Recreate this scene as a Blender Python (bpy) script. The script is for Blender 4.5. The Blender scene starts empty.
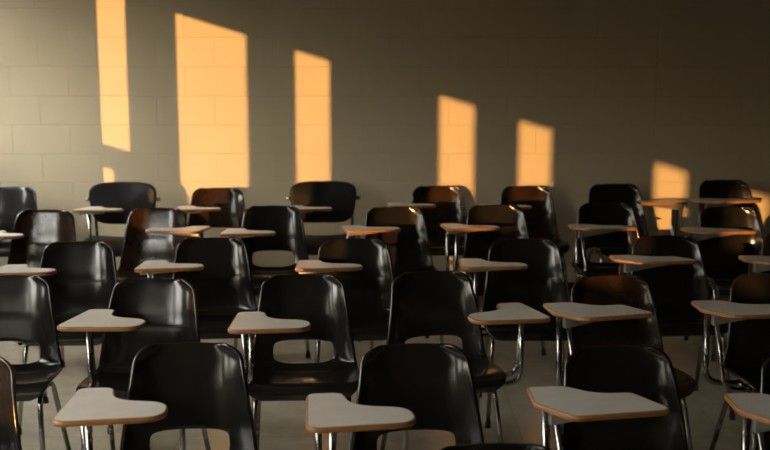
import bpy, bmesh, math, random
from mathutils import Vector, Matrix

sc = bpy.context.scene
C = sc.collection
PI = math.pi
rnd = random.Random(7)

# ------------------------------------------------------------------ camera numbers
F_PX, W, H = 1070.0, 770.0, 450.0
CAM_Z, PITCH = 1.71, math.radians(9.3)
CP, SP = math.cos(PITCH), math.sin(PITCH)
D = 7.36            # camera to back wall
L = 3.3             # camera to left (window) wall
R = 4.6             # camera to right wall
REAR = -9.9
CEIL = 2.95


def at(px, py, z):
    """the point of the place at height z that the photograph shows at pixel px, py"""
    a, b = px - W / 2, H / 2 - py
    d = Vector((a, F_PX * CP + b * SP, -F_PX * SP + b * CP))
    t = (z - CAM_Z) / d.z
    return Vector((0, 0, CAM_Z)) + d * t


# ------------------------------------------------------------------ materials
def new_mat(name):
    m = bpy.data.materials.new(name)
    m.use_nodes = True
    nt = m.node_tree
    return m, nt, nt.nodes['Principled BSDF']


def N(nt, kind, **kw):
    n = nt.nodes.new(kind)
    for k, v in kw.items():
        if k in n.inputs:
            n.inputs[k].default_value = v
        else:
            setattr(n, k, v)
    return n


def noise_ramp(nt, vec, scale, detail, lo, hi, c0, c1, rough=.55):
    n = N(nt, 'ShaderNodeTexNoise', Scale=scale, Detail=detail, Roughness=rough)
    nt.links.new(vec, n.inputs['Vector'])
    r = N(nt, 'ShaderNodeValToRGB')
    r.color_ramp.elements[0].position = lo
    r.color_ramp.elements[1].position = hi
    r.color_ramp.elements[0].color = (*c0, 1)
    r.color_ramp.elements[1].color = (*c1, 1)
    nt.links.new(n.outputs['Fac'], r.inputs['Fac'])
    return n, r


def plastic(name, c0, c1, rough):
    m, nt, b = new_mat(name)
    tc = N(nt, 'ShaderNodeTexCoord')
    oi = N(nt, 'ShaderNodeObjectInfo')
    add = N(nt, 'ShaderNodeVectorMath', operation='ADD')
    nt.links.new(tc.outputs['Object'], add.inputs[0])
    nt.links.new(oi.outputs['Location'], add.inputs[1])
    _, r = noise_ramp(nt, add.outputs[0], 9, 6, .35, .7, c0, c1)
    nt.links.new(r.outputs['Color'], b.inputs['Base Color'])
    # scuffs: streaks in the gloss
    mp = N(nt, 'ShaderNodeMapping')
    mp.inputs['Scale'].default_value = (40, 40, 18)
    nt.links.new(add.outputs[0], mp.inputs['Vector'])
    _, r2 = noise_ramp(nt, mp.outputs['Vector'], 1.0, 5, .3, .75, (rough - .02,) * 3, (rough + .05,) * 3)
    nt.links.new(r2.outputs['Color'], b.inputs['Roughness'])
    n3 = N(nt, 'ShaderNodeTexNoise', Scale=420, Detail=2)
    nt.links.new(add.outputs[0], n3.inputs['Vector'])
    bp = N(nt, 'ShaderNodeBump', Strength=.05, Distance=.001)
    nt.links.new(n3.outputs['Fac'], bp.inputs['Height'])
    nt.links.new(bp.outputs['Normal'], b.inputs['Normal'])
    b.inputs['Specular IOR Level'].default_value = .52
    return m


M = {}
M['black'] = plastic('black_shell_plastic', (.009, .008, .007), (.017, .014, .012), .165)
M['brown'] = plastic('brown_shell_plastic', (.017, .009, .0055), (.033, .017, .0095), .17)
M['vinyl'] = plastic('black_vinyl', (.005, .0045, .004), (.008, .0075, .007), .5)
M['vinyl'].node_tree.nodes['Principled BSDF'].inputs['Specular IOR Level'].default_value = .22


def metal(name, col, rough):
    m, nt, b = new_mat(name)
    tc = N(nt, 'ShaderNodeTexCoord')
    _, r = noise_ramp(nt, tc.outputs['Object'], 30, 4, .3, .8, (rough - .05,) * 3, (rough + .15,) * 3)
    nt.links.new(r.outputs['Color'], b.inputs['Roughness'])
    b.inputs['Base Color'].default_value = (*col, 1)
    b.inputs['Metallic'].default_value = 1
    return m


M['chrome'] = metal('worn_chrome_tube', (.31, .295, .275), .2)
M['steel'] = metal('grey_steel_plate', (.50, .49, .46), .42)
M['alu'] = metal('window_frame_metal', (.25, .22, .18), .5)


def plain(name, col, rough):
    m, nt, b = new_mat(name)
    tc = N(nt, 'ShaderNodeTexCoord')
    _, r = noise_ramp(nt, tc.outputs['Object'], 6, 5, .3, .75, tuple(c * .9 for c in col), tuple(min(1, c * 1.08) for c in col))
    nt.links.new(r.outputs['Color'], b.inputs['Base Color'])
    b.inputs['Roughness'].default_value = rough
    return m


M['rubber'] = plain('black_rubber', (.012, .011, .010), .6)
M['ceiling'] = plain('ceiling_paint', (.11, .10, .08), .9)
M['side_wall'] = plain('side_wall_paint', (.11, .095, .065), .8)
M['rear_wall'] = plain('rear_wall_paint', (.10, .085, .06), .8)
M['base'] = plain('black_vinyl_baseboard', (.012, .011, .010), .35)


def laminate():
    m, nt, b = new_mat('beige_laminate')
    tc = N(nt, 'ShaderNodeTexCoord')
    _, r = noise_ramp(nt, tc.outputs['Object'], 14, 6, .3, .75, (.67, .63, .565), (.74, .70, .625))
    nt.links.new(r.outputs['Color'], b.inputs['Base Color'])
    b.inputs['Roughness'].default_value = .38
    return m


def wood_edge():
    m, nt, b = new_mat('orange_brown_wood_edge')
    tc = N(nt, 'ShaderNodeTexCoord')
    mp = N(nt, 'ShaderNodeMapping')
    mp.inputs['Scale'].default_value = (18, 18, 220)
    nt.links.new(tc.outputs['Object'], mp.inputs['Vector'])
    _, r = noise_ramp(nt, mp.outputs['Vector'], 1.6, 5, .3, .7, (.23, .10, .030), (.42, .195, .065))
    nt.links.new(r.outputs['Color'], b.inputs['Base Color'])
    b.inputs['Roughness'].default_value = .36
    return m


M['laminate'] = laminate()
M['wood'] = wood_edge()


def block_wall():
    m, nt, b = new_mat('painted_concrete_block')
    tc = N(nt, 'ShaderNodeTexCoord')
    sp = N(nt, 'ShaderNodeSeparateXYZ')
    nt.links.new(tc.outputs['Object'], sp.inputs[0])
    cb = N(nt, 'ShaderNodeCombineXYZ')
    ax = N(nt, 'ShaderNodeMath', operation='ADD')
    ax.inputs[1].default_value = .16 + 8.0
    az = N(nt, 'ShaderNodeMath', operation='ADD')
    az.inputs[1].default_value = -.016 + .1975 * 2
    nt.links.new(sp.outputs['X'], ax.inputs[0])
    nt.links.new(sp.outputs['Z'], az.inputs[0])
    nt.links.new(ax.outputs[0], cb.inputs['X'])
    nt.links.new(az.outputs[0], cb.inputs['Y'])
    br = N(nt, 'ShaderNodeTexBrick', Scale=1.0)
    br.inputs['Mortar Size'].default_value = .004
    br.inputs['Mortar Smooth'].default_value = .6
    br.inputs['Brick Width'].default_value = .4
    br.inputs['Row Height'].default_value = .1975
    br.inputs['Color1'].default_value = (.535, .455, .305, 1)
    br.inputs['Color2'].default_value = (.52, .443, .295, 1)
    br.inputs['Mortar'].default_value = (.53, .45, .301, 1)
    br.offset = .5
    nt.links.new(cb.outputs[0], br.inputs['Vector'])
    nz = N(nt, 'ShaderNodeTexNoise', Scale=3, Detail=6)
    nt.links.new(tc.outputs['Object'], nz.inputs['Vector'])
    mr = N(nt, 'ShaderNodeMapRange')
    mr.inputs['From Min'].default_value, mr.inputs['From Max'].default_value = .3, .7
    mr.inputs['To Min'].default_value, mr.inputs['To Max'].default_value = .955, 1.03
    nt.links.new(nz.outputs['Fac'], mr.inputs['Value'])
    mx = N(nt, 'ShaderNodeVectorMath', operation='SCALE')
    nt.links.new(br.outputs['Color'], mx.inputs[0])
    nt.links.new(mr.outputs[0], mx.inputs['Scale'])
    nt.links.new(mx.outputs[0], b.inputs['Base Color'])
    b.inputs['Roughness'].default_value = .5
    b.inputs['Specular IOR Level'].default_value = .3
    # control joint: a narrow full-height groove
    sx = N(nt, 'ShaderNodeMath', operation='SUBTRACT')
    sx.inputs[1].default_value = 1.857
    nt.links.new(sp.outputs['X'], sx.inputs[0])
    ab = N(nt, 'ShaderNodeMath', operation='ABSOLUTE')
    nt.links.new(sx.outputs[0], ab.inputs[0])
    cj = N(nt, 'ShaderNodeMapRange', interpolation_type='SMOOTHSTEP')
    cj.inputs['From Min'].default_value, cj.inputs['From Max'].default_value = .002, .010
    cj.inputs['To Min'].default_value, cj.inputs['To Max'].default_value = 1, 0
    nt.links.new(ab.outputs[0], cj.inputs['Value'])
    mxx = N(nt, 'ShaderNodeMath', operation='MAXIMUM')
    nt.links.new(br.outputs['Fac'], mxx.inputs[0])
    nt.links.new(cj.outputs[0], mxx.inputs[1])
    fine = N(nt, 'ShaderNodeTexNoise', Scale=90, Detail=4)
    nt.links.new(tc.outputs['Object'], fine.inputs['Vector'])
    b1 = N(nt, 'ShaderNodeBump', Strength=.12, Distance=.003)
    nt.links.new(fine.outputs['Fac'], b1.inputs['Height'])
    b2 = N(nt, 'ShaderNodeBump', Strength=.7, Distance=.0035, invert=True)
    nt.links.new(mxx.outputs[0], b2.inputs['Height'])
    nt.links.new(b1.outputs['Normal'], b2.inputs['Normal'])
    nt.links.new(b2.outputs['Normal'], b.inputs['Normal'])
    return m


def tile_floor():
    m, nt, b = new_mat('polished_vinyl_tile')
    tc = N(nt, 'ShaderNodeTexCoord')
    br = N(nt, 'ShaderNodeTexBrick', Scale=1.0)
    br.offset = 0
    br.inputs['Mortar Size'].default_value = .0015
    br.inputs['Brick Width'].default_value = .305
    br.inputs['Row Height'].default_value = .305
    br.inputs['Color1'].default_value = (.46, .405, .30, 1)
    br.inputs['Color2'].default_value = (.42, .37, .275, 1)
    br.inputs['Mortar'].default_value = (.32, .275, .195, 1)
    nt.links.new(tc.outputs['Object'], br.inputs['Vector'])
    nz = N(nt, 'ShaderNodeTexNoise', Scale=11, Detail=8)
    nt.links.new(tc.outputs['Object'], nz.inputs['Vector'])
    mr = N(nt, 'ShaderNodeMapRange')
    mr.inputs['From Min'].default_value, mr.inputs['From Max'].default_value = .3, .7
    mr.inputs['To Min'].default_value, mr.inputs['To Max'].default_value = .88, 1.08
    nt.links.new(nz.outputs['Fac'], mr.inputs['Value'])
    mx = N(nt, 'ShaderNodeVectorMath', operation='SCALE')
    nt.links.new(br.outputs['Color'], mx.inputs[0])
    nt.links.new(mr.outputs[0], mx.inputs['Scale'])
    nt.links.new(mx.outputs[0], b.inputs['Base Color'])
    _, r = noise_ramp(nt, tc.outputs['Object'], 4, 5, .3, .7, (.17,) * 3, (.22,) * 3)
    nt.links.new(r.outputs['Color'], b.inputs['Roughness'])
    return m


def glass():
    m, nt, b = new_mat('window_glass')
    nt.nodes.remove(b)
    out = nt.nodes['Material Output']
    t = N(nt, 'ShaderNodeBsdfTransparent')
    g = N(nt, 'ShaderNodeBsdfGlossy', Roughness=.02)
    mx = N(nt, 'ShaderNodeMixShader', Fac=.06)
    nt.links.new(t.outputs[0], mx.inputs[1])
    nt.links.new(g.outputs[0], mx.inputs[2])
    nt.links.new(mx.outputs[0], out.inputs['Surface'])
    return m


M['block'] = block_wall()
M['floor'] = tile_floor()
M['glass'] = glass()


# ------------------------------------------------------------------ mesh helpers
def mesh_obj(name, verts, faces, mat, parent=None, smooth=True):
    me = bpy.data.meshes.new(name)
    me.from_pydata([tuple(v) for v in verts], [], faces)
    me.update()
    bm = bmesh.new()
    bm.from_mesh(me)
    bmesh.ops.recalc_face_normals(bm, faces=bm.faces)
    bm.to_mesh(me)
    bm.free()
    me.materials.append(mat)
    if smooth:
        for p in me.polygons:
            p.use_smooth = True
    o = bpy.data.objects.new(name, me)
    C.objects.link(o)
    o.parent = parent
    return o


def freeze(o):
    """turn the modifiers of o into plain mesh data so that copies can share it"""
    dg = bpy.context.evaluated_depsgraph_get()
    me = bpy.data.meshes.new_from_object(o.evaluated_get(dg))
    o.modifiers.clear()
    o.data = me
    return o


def boxes(name, lst, mat, parent=None):
    vs, fs = [], []
    for (x0, x1, y0, y1, z0, z1) in lst:
        b = len(vs)
        vs += [(x0, y0, z0), (x1, y0, z0), (x1, y1, z0), (x0, y1, z0), (x0, y0, z1), (x1, y0, z1), (x1, y1, z1), (x0, y1, z1)]
        fs += [[b + i for i in f] for f in ((0, 3, 2, 1), (4, 5, 6, 7), (0, 1, 5, 4), (1, 2, 6, 5), (2, 3, 7, 6), (3, 0, 4, 7))]
    return mesh_obj(name, vs, fs, mat, parent, smooth=False)


def catmull(pts, n):
    """n samples per span through the points (tuples of any length)"""
    k = len(pts[0])
    P = [tuple(2 * pts[0][i] - pts[1][i] for i in range(k))] + list(pts) + [tuple(2 * pts[-1][i] - pts[-2][i] for i in range(k))]
    out = []
    for s in range(1, len(P) - 2):
        for q in range(n):
            t = q / n
            out.append(tuple(.5 * (2 * P[s][i] + (P[s + 1][i] - P[s - 1][i]) * t
                                   + (2 * P[s - 1][i] - 5 * P[s][i] + 4 * P[s + 1][i] - P[s + 2][i]) * t * t
                                   + (3 * P[s][i] - P[s - 1][i] - 3 * P[s + 1][i] + P[s + 2][i]) * t ** 3) for i in range(k)))
    out.append(tuple(pts[-1]))
    return out


def tube_path(pts, bend=.035, n=6):
    """polyline with its corners rounded"""
    P = [Vector(p) for p in pts]
    out = [P[0]]
    for i in range(1, len(P) - 1):
        a, b, c = P[i - 1], P[i], P[i + 1]
        r = min(bend, (a - b).length * .48, (c - b).length * .48)
        s, e = b + (a - b).normalized() * r, b + (c - b).normalized() * r
        for q in range(n + 1):
            t = q / n
            out.append(s * (1 - t) ** 2 + b * 2 * t * (1 - t) + e * t * t)
    out.append(P[-1])
    return out


def tube_data(pts, r, seg=10, flat=1.0):
    vs, fs = [], []
    up = None
    n = len(pts)
    for i, p in enumerate(pts):
        t = (pts[min(i + 1, n - 1)] - pts[max(i - 1, 0)]).normalized()
        if up is None:
            up = t.orthogonal().normalized()
        else:
            up = (up - t * up.dot(t)).normalized()
        sd = t.cross(up)
        for k in range(seg):
            a = 2 * PI * k / seg
            vs.append(p + up * math.cos(a) * r + sd * math.sin(a) * r * flat)
    for i in range(n - 1):
        for k in range(seg):
            a, b = i * seg + k, i * seg + (k + 1) % seg
            fs.append([a, b, b + seg, a + seg])
    fs.append(list(range(seg))[::-1])
    fs.append([(n - 1) * seg + k for k in range(seg)])
    return vs, fs


def tube(name, pts, r, mat, parent, bend=.035, seg=10):
    vs, fs = tube_data(tube_path(pts, bend), r, seg)
    return mesh_obj(name, vs, fs, mat, parent)


# ------------------------------------------------------------------ chair parts
PROFILE_OPEN = [  # y, z, half width, scoop  (front lip of the seat -> top of the back)
    (-.172, .400, .196, .000), (-.168, .432, .206, .003), (-.140, .452, .213, .008), (-.060, .446, .218, .016),
    (.030, .434, .217, .022), (.092, .430, .214, .026), (.134, .448, .207, .034), (.152, .500, .199, .041),
    (.164, .560, .190, .045), (.181, .640, .178, .047), (.200, .720, .167, .045), (.219, .785, .159, .037), (.226, .802, .155, .033)]
PROFILE_SOLID = [
    (-.172, .400, .192, .000), (-.168, .432, .203, .003), (-.140, .452, .211, .008), (-.060, .446, .217, .016),
    (.030, .434, .216, .024), (.092, .430, .213, .030), (.134, .450, .206, .038), (.150, .500, .198, .044),
    (.159, .560, .189, .046), (.170, .615, .181, .047), (.181, .650, .177, .047), (.191, .690, .172, .046),
    (.205, .740, .165, .043), (.219, .787, .158, .036), (.226, .802, .154, .032)]


def shell(name, profile, hole, mat, parent):
    dense = catmull(profile, 12)
    s = [0]
    for a, b in zip(dense, dense[1:]):
        s.append(s[-1] + math.hypot(b[0] - a[0], b[1] - a[1]))
    tot = s[-1]
    NU, NV = 30, 46

    def smp(d):
        d = max(0, min(tot, d))
        for i in range(len(s) - 1):
            if s[i + 1] >= d:
                t = (d - s[i]) / (s[i + 1] - s[i] + 1e-12)
                return [dense[i][k] * (1 - t) + dense[i + 1][k] * t for k in range(4)]
        return list(dense[-1])
    # arc distance spacing: tighter at both ends for the rounded corners
    ds = []
    for j in range(NV + 1):
        t = j / NV
        e = t - .09 * math.sin(2 * PI * t) / (2 * PI) * 2
        ds.append(tot * e)
    z_at = [(smp(d)[1], d) for d in ds]
    hx, h0, h1 = .122, None, None
    if hole:
        for i in range(len(dense)):
            if dense[i][0] > .1 and dense[i][1] >= .452 and h0 is None:
                h0 = s[i]
            if dense[i][0] > .1 and dense[i][1] >= .540 and h1 is None:
                h1 = s[i]
    rt, rf = .048, .05

    def point(x_u, d):
        """x_u in -1..1 across, or metres when hole-snapped"""
        y, z, w, c = smp(d)
        y2, z2, _, _ = smp(min(tot, d + .004))
        y1, z1, _, _ = smp(max(0, d - .004))
        tl = math.hypot(y2 - y1, z2 - z1) + 1e-12
        ty, tz = (y2 - y1) / tl, (z2 - z1) / tl
        ny, nz = -tz, ty
        if d > tot - rt:
            q = d - (tot - rt)
            w = w - rt + math.sqrt(max(0, rt * rt - q * q * .96))
        if d < rf:
            q = rf - d
            w = w - rf + math.sqrt(max(0, rf * rf - q * q * .96))
        u = x_u
        off = c * (abs(u) ** 3.7)
        up = max(0., (z - .5) / .3)
        return Vector((u * w, y + ny * off, z + nz * off * (1 - min(1, up)) - .009 * min(1, up) ** 2 * u * u)), w
    us = [math.sin((i / NU - .5) * PI * .80) / math.sin(PI * .40) for i in range(NU + 1)]
    inside = {}
    P, idx = {}, {}
    for j in range(NV + 1):
        for i in range(NU + 1):
            u, d = us[i], ds[j]
            p, w = point(u, d)
            if hole:
                a = u * w / hx
                b = (d - (h0 + h1) / 2) / ((h1 - h0) / 2)
                f = (abs(a) ** 4.6 + abs(b) ** 4.6) ** (1 / 4.6)
                if f < 1:
                    inside[(i, j)] = (f, a, b)
            P[(i, j)] = p
    faces = []
    for j in range(NV):
        for i in range(NU):
            q = [(i, j), (i + 1, j), (i + 1, j + 1), (i, j + 1)]
            if all(k in inside for k in q):
                continue
            faces.append(q)
    used = {k for f in faces for k in f}
    for k in used:
        if k in inside:
            f, a, b = inside[k]
            f = max(f, 1e-3)
            a, b = a / f, b / f
            d = (h0 + h1) / 2 + b * (h1 - h0) / 2
            w = smp(d)[2]
            P[k], _ = point(a * hx / w, d)
    # turned-back lip round the outside
    ring = [(i, 0) for i in range(NU + 1)] + [(NU, j) for j in range(1, NV + 1)] + [(i, NV) for i in range(NU - 1, -1, -1)] + [(0, j) for j in range(NV - 1, 0, -1)]
    verts, ids = [], {}
    for k in sorted(used):
        ids[k] = len(verts)
        verts.append(P[k])
    fl = [[ids[k] for k in f] for f in faces]
    n = len(ring)
    lip = []
    for t, (i, j) in enumerate(ring):
        p = P[(i, j)]
        du = P[(min(i + 1, NU), j)] - P[(max(i - 1, 0), j)]
        dv = P[(i, min(j + 1, NV))] - P[(i, max(j - 1, 0))]
        nrm = du.cross(dv).normalized()            # towards the sitter
        tan = (P[ring[(t + 1) % n]] - P[ring[t - 1]]).normalized()
        out = tan.cross(nrm).normalized()
        lip.append((p + out * .004 - nrm * .004, p + out * .0045 - nrm * .013))
    for a, b in lip:
        verts += [a, b]
    b0 = len(ids)
    for t in range(n):
        u = (t + 1) % n
        A, B = ids[ring[t]], ids[ring[u]]
        fl.append([A, b0 + 2 * t, b0 + 2 * u, B])
        fl.append([b0 + 2 * t, b0 + 2 * t + 1, b0 + 2 * u + 1, b0 + 2 * u])
    me = bpy.data.meshes.new(name)
    me.from_pydata([tuple(v) for v in verts], [], fl)
    bm = bmesh.new()
    bm.from_mesh(me)
    bmesh.ops.recalc_face_normals(bm, faces=bm.faces)
    # the sitter's side must be outside for the thickness to grow backwards
    mid = min(bm.faces, key=lambda f: (f.calc_center_median() - Vector((0, .185, .72))).length)
    if mid.normal.y > 0:
        bmesh.ops.reverse_faces(bm, faces=bm.faces)
    bm.to_mesh(me)
    bm.free()
    me.materials.append(mat)
    for p in me.polygons:
        p.use_smooth = True
    o = bpy.data.objects.new(name, me)
    C.objects.link(o)
    o.parent = parent
    so = o.modifiers.new('thick', 'SOLIDIFY')
    so.thickness, so.offset = .0045, -1
    ss = o.modifiers.new('round', 'SUBSURF')
    ss.levels = ss.render_levels = 1
    return freeze(o)


def closed_curve(pts, n=8):
    k = len(pts)
    out = []
    for i in range(k):
        p0, p1, p2, p3 = (Vector(pts[(i + q - 1) % k]) for q in range(4))
        for q in range(n):
            t = q / n
            out.append(.5 * (2 * p1 + (p2 - p0) * t + (2 * p0 - 5 * p1 + 4 * p2 - p3) * t * t + (3 * p1 - p0 - 3 * p2 + p3) * t ** 3))
    return out


def rounded(pts, radii, n=6):
    """closed polygon with each corner rounded by its own radius"""
    k, out = len(pts), []
    for i in range(k):
        a, b, c = Vector(pts[i - 1]), Vector(pts[i]), Vector(pts[(i + 1) % k])
        r = min(radii[i], (a - b).length * .49, (c - b).length * .49)
        s, e = b + (a - b).normalized() * r, b + (c - b).normalized() * r
        for q in range(n + 1):
            t = q / n
            out.append(s * (1 - t) ** 2 + b * 2 * t * (1 - t) + e * t * t)
    return out


# tablet outlines seen from above, sitter facing -y, for the tablet on the sitter's right (-x)
ROUND_TABLET = ([(-.288, .085), (-.185, .085), (-.165, -.055), (-.003, -.095), (.002, -.240), (-.300, -.265)],
                [.030, .035, .075, .060, .065, .050])
ANGLED_TABLET = ([(-.300, .135), (-.190, .135), (-.120, .035), (-.015, .030), (.028, -.135), (.018, -.162), (-.255, -.182), (-.325, -.035)],
                 [.012, .030, .080, .020, .012, .012, .020, .020])
Z_TAB = .716
TILT = [math.tan(math.radians(3.0))]      # how far the writing surface slopes, set per chair


def under(y, dz):
    """height of the tablet's underside at local y: the far edge is a little raised"""
    return Z_TAB + dz - .017 - (y + .08) * TILT[0]



def tablet(outline, side, dx, dy, dz, parent):
    pts, rad = outline
    o2 = [Vector((p.x + dx, p.y + dy)) for p in rounded(pts, rad)]
    if side > 0:
        o2 = [Vector((-p.x, p.y)) for p in o2]
    area = sum(o2[i].x * o2[(i + 1) % len(o2)].y - o2[(i + 1) % len(o2)].x * o2[i].y for i in range(len(o2)))
    if area < 0:
        o2 = o2[::-1]
    n = len(o2)
    nor = []
    for i in range(n):
        t = (o2[(i + 1) % n] - o2[i - 1]).normalized()
        nor.append(Vector((t.y, -t.x)))
    h = .0085
    inn = [o2[i] - nor[i] * .0035 for i in range(n)]
    up = lambda y: under(y, dz) + 2 * h
    vs = [(p.x, p.y, up(p.y)) for p in inn] + [(p.x, p.y, up(p.y) - 2 * h) for p in inn]
    fs = [list(range(n)), [n + i for i in range(n)][::-1]] + [[i, n + i, n + (i + 1) % n, (i + 1) % n] for i in range(n)]
    top = mesh_obj('tablet', vs, fs, M['laminate'], parent, smooth=False)
    top['label'] = 'beige laminate writing tablet'
    prof = [(-.0034, .0), (-.001, -.0004), (.0012, -.0022), (.0025, -.0055), (.003, -h), (.0025, -2 * h + .0055), (.0012, -2 * h + .0022), (-.001, -2 * h), (-.0034, -2 * h)]
    vs, fs = [], []
    m = len(prof)
    for i in range(n):
        for a, z in prof:
            q = o2[i] + nor[i] * a
            vs.append((q.x, q.y, up(q.y) + z))
    for i in range(n):
        for k in range(m - 1):
            a, b = i * m + k, ((i + 1) % n) * m + k
            fs.append([a, b, b + 1, a + 1])
        fs.append([i * m + m - 1, ((i + 1) % n) * m + m - 1, ((i + 1) % n) * m, i * m])
    eb = mesh_obj('edge_band', vs, fs, M['wood'], top)
    eb['label'] = 'orange-brown wooden edge'
    return top


def wedge_plate(side, x0, x1, y, h0, h1, dz, parent):
    zt = under(y, dz) - .001
    s = side
    vs = []
    for yy in (y - .014, y + .014):
        vs += [(s * x0, yy, zt), (s * x1, yy, zt), (s * x1, yy, zt - h1), (s * x0, yy, zt - h0)]
    fs = [[0, 1, 2, 3], [7, 6, 5, 4], [0, 4, 5, 1], [1, 5, 6, 2], [2, 6, 7, 3], [3, 7, 4, 0]]
    o = mesh_obj('tablet_bracket', vs, fs, M['steel'], parent, smooth=False)
    o['label'] = 'grey steel bracket'
    bv = o.modifiers.new('b', 'BEVEL')
    bv.width, bv.segments = .003, 2
    return freeze(o)


def leg(sx, front, parent):
    if front:
        pts = [(sx * .205, -.215, .012), (sx * .178, -.115, .398), (sx * .176, -.02, .405)]
    else:
        pts = [(sx * .205, .225, .012), (sx * .178, .090, .392), (sx * .176, .0, .402)]
    o = tube('leg', pts, .0105, M['chrome'], parent, bend=.05)
    o['label'] = 'chrome tube leg'
    a, b = Vector(pts[0]), Vector(pts[1])
    d = (b - a).normalized()
    g = tube_data([a - d * .0 - Vector((0, 0, .012)), a + d * .003, a + d * .014, a + d * .016], .0135, 10)
    gl = mesh_obj('foot_glide', g[0], g[1], M['rubber'], o)
    gl['label'] = 'black rubber foot'
    return o


def tree(name):
    r = bpy.data.objects.new(name, None)
    r.empty_display_size = .2
    C.objects.link(r)
    return r


def frame_parts(root, side, style, dx, dy, dz):
    for sx in (-1, 1):
        for fr in (True, False):
            leg(sx, fr, root)
    tube('stretcher', [(-.176, -.075, .402), (.176, -.075, .402)], .009, M['chrome'], root)
    tube('stretcher', [(-.176, .06, .398), (.176, .06, .398)], .009, M['chrome'], root)
    s = side
    if style == 'round':
        ox = -dx if s > 0 else -dx
        tube('tablet_support', [(s * .170, .02, .400), (s * (.255 + ox), .01 + dy * .5, .402), (s * (.262 + ox), -.02 + dy, under(-.02 + dy, dz))], .0105, M['chrome'], root, bend=.06)
        tube('tablet_support', [(s * .170, -.085, .402), (s * (.232 + ox), -.10 + dy * .5, .404), (s * (.222 + ox), -.13 + dy, under(-.13 + dy, dz))], .0105, M['chrome'], root, bend=.06)
        wedge_plate(s, .285 + ox, .12 + ox, -.150 + dy, .020, .010, dz, root)
    else:
        ox = -dx
        tube('tablet_support', [(s * .170, .03, .400), (s * (.262 + ox), .05 + dy * .5, .402), (s * (.268 + ox), .045 + dy, under(.045 + dy, dz))], .0125, M['chrome'], root, bend=.06)
        tube('tablet_support', [(s * .170, -.06, .402), (s * (.225 + ox), -.05 + dy * .5, .404), (s * (.262 + ox), -.02 + dy, under(-.02 + dy, dz))], .0095, M['chrome'], root, bend=.06)
        wedge_plate(s, .285 + ox, .06 + ox, -.045 + dy, .046, .010, dz, root)


def pad(name, cx, cy, cz, hx, hy, hz, bend, mat, parent, upright, ex=4.4):
    """soft rounded slab; upright backrest or flat seat, curved across by `bend`"""
    vs, fs = [], []
    NA, NB = 40, 9
    for b in range(NB):
        ph = -PI / 2 + PI * b / (NB - 1)
        rr, tt = max(math.cos(ph), 1e-3) ** .45, math.sin(ph)
        for a in range(NA):
            th = 2 * PI * a / NA
            c, s_ = math.cos(th), math.sin(th)
            q = (abs(c) ** ex + abs(s_) ** ex) ** (-1 / ex)
            x, v = c * q * hx, s_ * q * (hz if upright else hy)
            if upright:
                tp = 1 - .17 * (1 - v / hz) / 2             # narrower towards the bottom
                k = (1 - .0 + 0)
                x *= tp
            shrink = 1 - (1 - rr) * .10
            x, v = x * shrink, v * shrink
            if upright:
                y = tt * hy - bend * (x / hx) ** 2 + .10 * v
                vs.append((cx + x, cy + y, cz + v))
            else:
                z = tt * hz + bend * (x / hx) ** 2 - (.02 * max(0, -v / hy) ** 3)
                vs.append((cx + x, cy + v, cz + z))
    for b in range(NB - 1):
        for a in range(NA):
            p, q = b * NA + a, b * NA + (a + 1) % NA
            fs.append([p, q, q + NA, p + NA])
    fs.append(list(range(NA))[::-1])
    fs.append([(NB - 1) * NA + a for a in range(NA)])
    o = mesh_obj(name, vs, fs, mat, parent)
    ss = o.modifiers.new('s', 'SUBSURF')
    ss.levels = ss.render_levels = 1
    return freeze(o)


PROTO = {}


SHELLS = {}


def make(kind, colour, style, side, dx, dy, dz):
    """a tablet-arm chair with all its parts; later ones are copies"""
    key = (kind, colour, style, side, dx, dy, dz, TILT[0])
    if key in PROTO:
        src = PROTO[key]
        r = src.copy()
        C.objects.link(r)
        for ch in src.children:
            c = ch.copy()
            C.objects.link(c)
            c.parent = r
            for g in ch.children:
                d = g.copy()
                C.objects.link(d)
                d.parent = c
        return r
    r = tree('tablet_arm_chair')
    if kind == 'padded':
        bk = pad('backrest', 0, .155, .706, .236, .030, .139, .045, M['vinyl'], r, True)
        bk['label'] = 'wide oval black padded backrest'
        st = pad('seat', 0, -.02, .452, .225, .180, .030, .022, M['vinyl'], r, False)
        st['label'] = 'black padded seat'
        for sx in (-1, 1):
            p = tube('back_post', [(sx * .172, .05, .400), (sx * .190, .165, .410), (sx * .195, .158, .60), (sx * .200, .165, .70)], .011, M['chrome'], r, bend=.05)
            p['label'] = 'chrome back post'
            bt = tube('pivot_bolt', [(sx * .216, .125, .735), (sx * .246, .123, .735)], .013, M['chrome'], r)
            bt['label'] = 'bright round bolt at the side of the backrest'
    else:
        if (kind, colour) in SHELLS:
            sh = SHELLS[(kind, colour)].copy()
            C.objects.link(sh)
            sh.parent = r
        else:
            sh = SHELLS[(kind, colour)] = shell('seat_shell', PROFILE_OPEN if kind == 'open' else PROFILE_SOLID, kind == 'open', M[colour], r)
        sh['label'] = ('glossy %s moulded seat and back in one shell' % colour) + (' with a lumbar opening' if kind == 'open' else '')
    frame_parts(r, side, style, dx, dy, dz)
    tablet(ROUND_TABLET if style == 'round' else ANGLED_TABLET, side, dx, dy, dz, r)
    PROTO[key] = r
    return r


GROUP = 'tablet-arm chairs standing in rows in the classroom'


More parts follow.
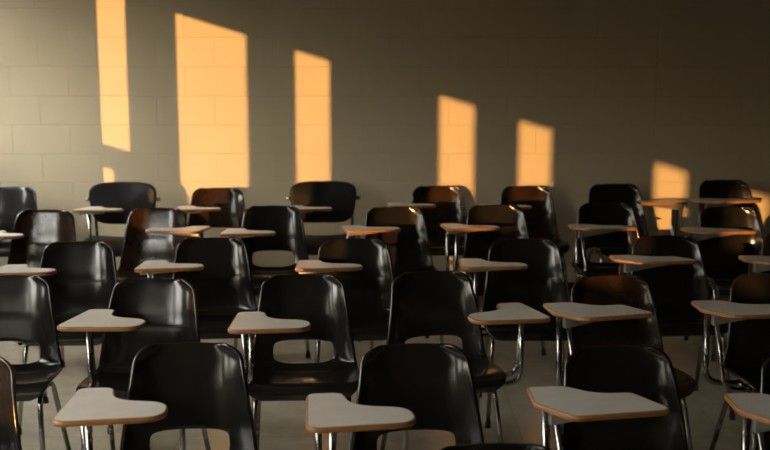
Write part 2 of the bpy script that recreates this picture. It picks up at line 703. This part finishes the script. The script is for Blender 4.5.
def chair(px, py, yaw, kind, colour, style, label, side=-1, size=1.0, dx=0.0, dy=0.0, dz=0.0, tilt=3.0):
    top = Vector((0, .216, .802)) if kind != 'padded' else Vector((0, .165, .845))
    top *= size
    th = math.radians(yaw)
    w = at(px, py, top.z)
    TILT[0] = math.tan(math.radians(tilt))
    o = make(kind, colour, style, side, dx, dy, dz)
    o.location = (w.x - (top.x * math.cos(th) - top.y * math.sin(th)), w.y - (top.x * math.sin(th) + top.y * math.cos(th)), 0)
    o.rotation_euler = (0, 0, th)
    o.scale = (size,) * 3
    o['label'], o['category'], o['group'] = label, 'chair', GROUP
    return o


# front row
chair(-36, 355, -4, 'open', 'black', 'round', 'black shell chair cut off by the left photo edge, lowest at bottom left')
chair(189, 344, 5, 'open', 'black', 'round', 'front-row black shell chair at left, beige rounded tablet overlapping its lumbar opening', dx=-.03, dy=.01)
chair(414, 345, 6, 'open', 'black', 'round', 'front-row black shell chair in the middle of the bottom edge, rounded tablet before it', dx=-.05, dy=.0, dz=-.008)
chair(615, 347, 8, 'solid', 'black', 'angled', 'front-row black chair with the widest sharp-cornered tablet, at the bottom right', dz=.008)
chair(812, 352, 4, 'solid', 'black', 'angled', 'black chair cut off by the right photo edge, tablet corner above the bottom right corner')
chair(492, 446, 4, 'open', 'black', 'round', 'nearest black chair, only the top rim of its back showing at the bottom edge')
# second row
chair(10, 276, 4, 'open', 'black', 'round', 'second-row black shell chair at the left photo edge with a lumbar opening and chrome legs')
chair(156, 279, -4, 'solid', 'black', 'round', 'second-row black chair turned left, window reflected in its shell, behind the front left chair', dx=.06)
chair(303, 275, 3, 'open', 'black', 'round', 'second-row black chair with its whole lumbar opening and seat front in view', dx=.035, dy=-.02, dz=-.02)
chair(430, 272, 12, 'open', 'black', 'round', 'black chair with a left-handed tablet held on two chrome tubes', side=1, dx=-.06, dz=-.02)
chair(608, 276, 12, 'solid', 'brown', 'angled', 'dark brown shell chair right behind the widest sharp-cornered tablet chair', dz=.018, dx=-.005)
chair(768, 274, 5, 'solid', 'black', 'angled', 'second-row black chair at the right photo edge, grey bracket under its tablet', dx=-.05, dz=.012)
# third row
chair(80, 242, 2, 'solid', 'black', 'round', 'third-row black chair at left with orange sun glints on its right side', dz=.02, dx=-.02, tilt=5.0)
chair(212, 238, 6, 'solid', 'black', 'round', 'third-row black chair whose bright-edged tablet overlaps the turned chair before it', dx=-.02, dz=.02, tilt=5.0)
chair(354, 239, 4, 'solid', 'black', 'round', 'third-row black chair behind the lumbar-opening chair, grey plate under its tablet', dx=.02, dz=.025, tilt=5.0)
chair(524, 239, 0, 'solid', 'black', 'round', 'third-row black chair behind the left-handed tablet, orange glint at its lumbar crease', dx=-.035, dz=.03, tilt=5.0)
chair(664, 236, 6, 'solid', 'black', 'angled', 'third-row black chair with angled tablet and a small triangular sun glint on its shell', dz=.03, tilt=5.0)
chair(794, 232, 0, 'solid', 'black', 'angled', 'black chair mostly beyond the right photo edge, third row, tablet with steel bracket', tilt=5.0)
# fourth row
chair(47, 210, -3, 'solid', 'brown', 'round', 'brown shell chair turned left near the left photo edge, sun on its upper back', tilt=4.5)
chair(159, 208, -6, 'solid', 'brown', 'round', 'dark brown chair turned left before the first padded-back chair, left-handed tablet at its right', side=1, dx=-.055, dz=.02, tilt=4.5)
chair(273, 206, 3, 'open', 'black', 'round', 'fourth-row black chair with a lumbar opening below a sunlit-edged tablet, left of centre', dx=.03, dz=-.01, tilt=4.5)
chair(394, 207, 10, 'solid', 'black', 'round', 'fourth-row chair turned right near centre, bright sun glint on its shell', dx=-.04, dz=.02, tilt=4.5)
chair(495, 205, 6, 'solid', 'black', 'round', 'fourth-row plain black chair right of centre with its tablet reaching left', dx=-.06, dz=.015, tilt=4.5)
chair(605, 203, 4, 'open', 'black', 'angled', 'fourth-row black chair with a lumbar opening and an angled orange-edged tablet', dx=.06, dz=-.01, tilt=4.5)
chair(727, 207, 4, 'solid', 'black', 'angled', 'dark shell chair with angled tablet and pale bracket, before the rightmost chair at the wall', tilt=4.5)
# back row, along the block wall
chair(12, 187, 0, 'solid', 'black', 'round', 'back-row black chair against the wall at the left photo edge', tilt=4.5)
chair(124, 182, 0, 'padded', 'black', 'round', 'chair with a wide oval padded backrest below the short sun strip on the wall', dx=.065, dz=-.01, tilt=4.5)
chair(218, 188, 4, 'open', 'brown', 'round', 'brown shell chair against the widest sun patch on the wall', dx=.045, tilt=4.5)
chair(323, 181, 4, 'padded', 'black', 'round', 'chair with a wide oval padded backrest below the third sun strip on the wall', dx=.05, dz=-.01, tilt=4.5)
chair(437, 186, 6, 'solid', 'brown', 'round', 'back-row dark shell chair turned right below the fourth sun strip from the left', dx=-.07, dz=.01, tilt=4.5)
chair(525, 186, 7, 'solid', 'brown', 'round', 'back-row dark shell chair turned right below the fifth sun strip from the left', dx=-.06, tilt=4.5)
chair(613, 184, 8, 'solid', 'black', 'angled', 'back-row black chair with a left-handed tablet on splayed tubes against a sun patch', side=1, size=1.03, dx=-.08, dz=.01, tilt=4.5)
chair(722, 180, 10, 'solid', 'black', 'angled', 'rightmost whole back-row chair, black, orange-edged tablet across its back', size=1.05, dx=.05, tilt=4.5)
chair(822, 188, 0, 'solid', 'black', 'round', 'back-row chair beyond the right photo edge, only its tablet tip showing before sunlight', tilt=4.5)


# ------------------------------------------------------------------ room
def struct(o):
    o['kind'] = 'structure'
    return o


T = .25
struct(boxes('floor', [(-L - T, R + T, REAR - T, D + T, -.1, 0)], M['floor']))
struct(boxes('ceiling', [(-L - T, R + T, REAR - T, D + T, CEIL, CEIL + .15)], M['ceiling']))
wb = struct(boxes('wall_back', [(-L - T, R + T, 0, T, 0, CEIL)], M['block']))
wb.location = (0, D, 0)
struct(boxes('wall_right', [(R, R + T, REAR, D, 0, CEIL)], M['side_wall']))
struct(boxes('wall_rear', [(-L - T, R + T, REAR - T, REAR, 0, CEIL)], M['rear_wall']))
bb = struct(boxes('baseboard_back', [(-L, R, D - .009, D, 0, .10)], M['base']))
bv = bb.modifiers.new('b', 'BEVEL')
bv.width, bv.segments = .004, 2
freeze(bb)

# windows: all but the added first one found by following the sun from each lit strip on the back wall to the left wall
TAN_A, SLOPE = .36, .31
THK, FRM = .08, .025
HEAD_LINE = lambda x: 1.972 - SLOPE * (x + 1.437)           # top of the lit strips on the back wall
HEAD = HEAD_LINE(-L) + THK * SLOPE * .5
strips = [(-70, -22, 1.25), (101, 128.5, .95), (178.5, 247, 1.25), (296, 329.5, 1.4), (440, 474, 1.27), (520, 551.5, 1.88), (658, 689, 2.05), (739, 790, 2.2)]  # first strip is unseen; its window is added to light the wall's left end
wins = []
for a, b, sill in strips:
    xa, xb = (a - 385) / 146.0, (b - 385) / 146.0
    y1 = D - (xa + L) / TAN_A
    y0 = D - (xb + L) / TAN_A - THK / TAN_A
    wins.append((y0, y1, sill))  # the higher sills are shaped to keep sun off the chairs
wins.sort()
ys = [REAR - .01] + [v for w in wins for v in w[:2]] + [D + .01]
zs = sorted({0, HEAD, CEIL} | {w[2] for w in wins})
vs, fs = [], []
nz_ = len(zs)
for y in ys:
    for z in zs:
        vs.append((-L, y, z))
for i in range(len(ys) - 1):
    for k in range(nz_ - 1):
        if i % 2 == 1 and wins[i // 2][2] <= zs[k] + 1e-6 and zs[k + 1] <= HEAD + 1e-6:
            continue
        fs.append([i * nz_ + k, (i + 1) * nz_ + k, (i + 1) * nz_ + k + 1, i * nz_ + k + 1])
wl = mesh_obj('wall_left', vs, fs, M['side_wall'], smooth=False)
if wl.data.polygons[0].normal.x < 0:
    wl.data.flip_normals()
so = wl.modifiers.new('t', 'SOLIDIFY')
so.thickness, so.offset = THK, -1
freeze(wl)
struct(wl)
for k, (y0, y1, SILL) in enumerate(wins):
    x0, x1 = -L - THK * .75, -L - THK * .25
    fr = [(x0, x1, y0, y0 + FRM, SILL, HEAD), (x0, x1, y1 - FRM, y1, SILL, HEAD),
          (x0, x1, y0 + FRM, y1 - FRM, SILL, SILL + FRM), (x0, x1, y0 + FRM, y1 - FRM, HEAD - .004, HEAD)]
    if k == len(wins) - 2:     # the second window from the back wall has a transom rail
        fr.append((x0, x1, y0 + FRM, y1 - FRM, 1.35, 1.50))
        fr.append((x0, x1, y0 + FRM, y0 + (y1 - y0) * .52, SILL + FRM, 1.35))  # unseen panel added to block sun from part of the lower pane
    f = struct(boxes('window_%d' % (len(wins) - k), fr, M['alu']))
    boxes('pane', [(-L - THK * .52, -L - THK * .48, y0 + FRM, y1 - FRM, SILL + FRM, HEAD - .004)], M['glass'], f)

# ------------------------------------------------------------------ light
sun = bpy.data.lights.new('low_sun', 'SUN')
sun.energy = 6.4
sun.color = (1, .50, .165)
sun.angle = math.radians(.3)
so_ = bpy.data.objects.new('low_sun', sun)
C.objects.link(so_)
az = math.atan(TAN_A)
dirv = Vector((math.sin(az), math.cos(az), -SLOPE * math.sin(az))).normalized()
so_.rotation_euler = dirv.to_track_quat('-Z', 'Y').to_euler()

wd = bpy.data.worlds.new('evening_sky')
sc.world = wd
wd.use_nodes = True
nt = wd.node_tree
bg = nt.nodes['Background']
tc = N(nt, 'ShaderNodeTexCoord')
sp = N(nt, 'ShaderNodeSeparateXYZ')
nt.links.new(tc.outputs['Generated'], sp.inputs[0])
rp = N(nt, 'ShaderNodeValToRGB')
rp.color_ramp.elements[0].position = 0.0
e = rp.color_ramp.elements
e[0].color = (.10, .09, .07, 1)
e[1].position = 1.0
e[1].color = (1.2, 1.3, 1.4, 1)
for p, c in ((.50, (.06, .05, .035)), (.535, (.16, .125, .08)), (.565, (.62, .54, .40)), (.62, (1.02, .97, .88)), (.68, (1.6, 1.55, 1.43)), (.80, (1.7, 1.7, 1.65))):
    q = e.new(p)
    q.color = (*c, 1)
mr = N(nt, 'ShaderNodeMapRange')
mr.inputs['From Min'].default_value, mr.inputs['From Max'].default_value = -1, 1
nt.links.new(sp.outputs['Z'], mr.inputs['Value'])
nt.links.new(mr.outputs[0], rp.inputs['Fac'])
nt.links.new(rp.outputs['Color'], bg.inputs['Color'])
bg.inputs['Strength'].default_value = 13.4

# ------------------------------------------------------------------ camera
cam = bpy.data.cameras.new('camera')
cam.sensor_width = 36
cam.lens = F_PX / W * 36
co = bpy.data.objects.new('camera', cam)
C.objects.link(co)
co.location = (0, 0, CAM_Z)
co.rotation_euler = (PI / 2 - PITCH, 0, 0)
cam.dof.use_dof = True
cam.dof.focus_distance = 3.9
cam.dof.aperture_fstop = 3.2
sc.camera = co

sc.view_settings.view_transform = 'Standard'
sc.view_settings.look = 'None'
sc.view_settings.gamma = 1
sc.view_settings.exposure = 0
sc.cycles.use_denoising = True
sc.cycles.max_bounces = 8
sc.cycles.sample_clamp_indirect = 8
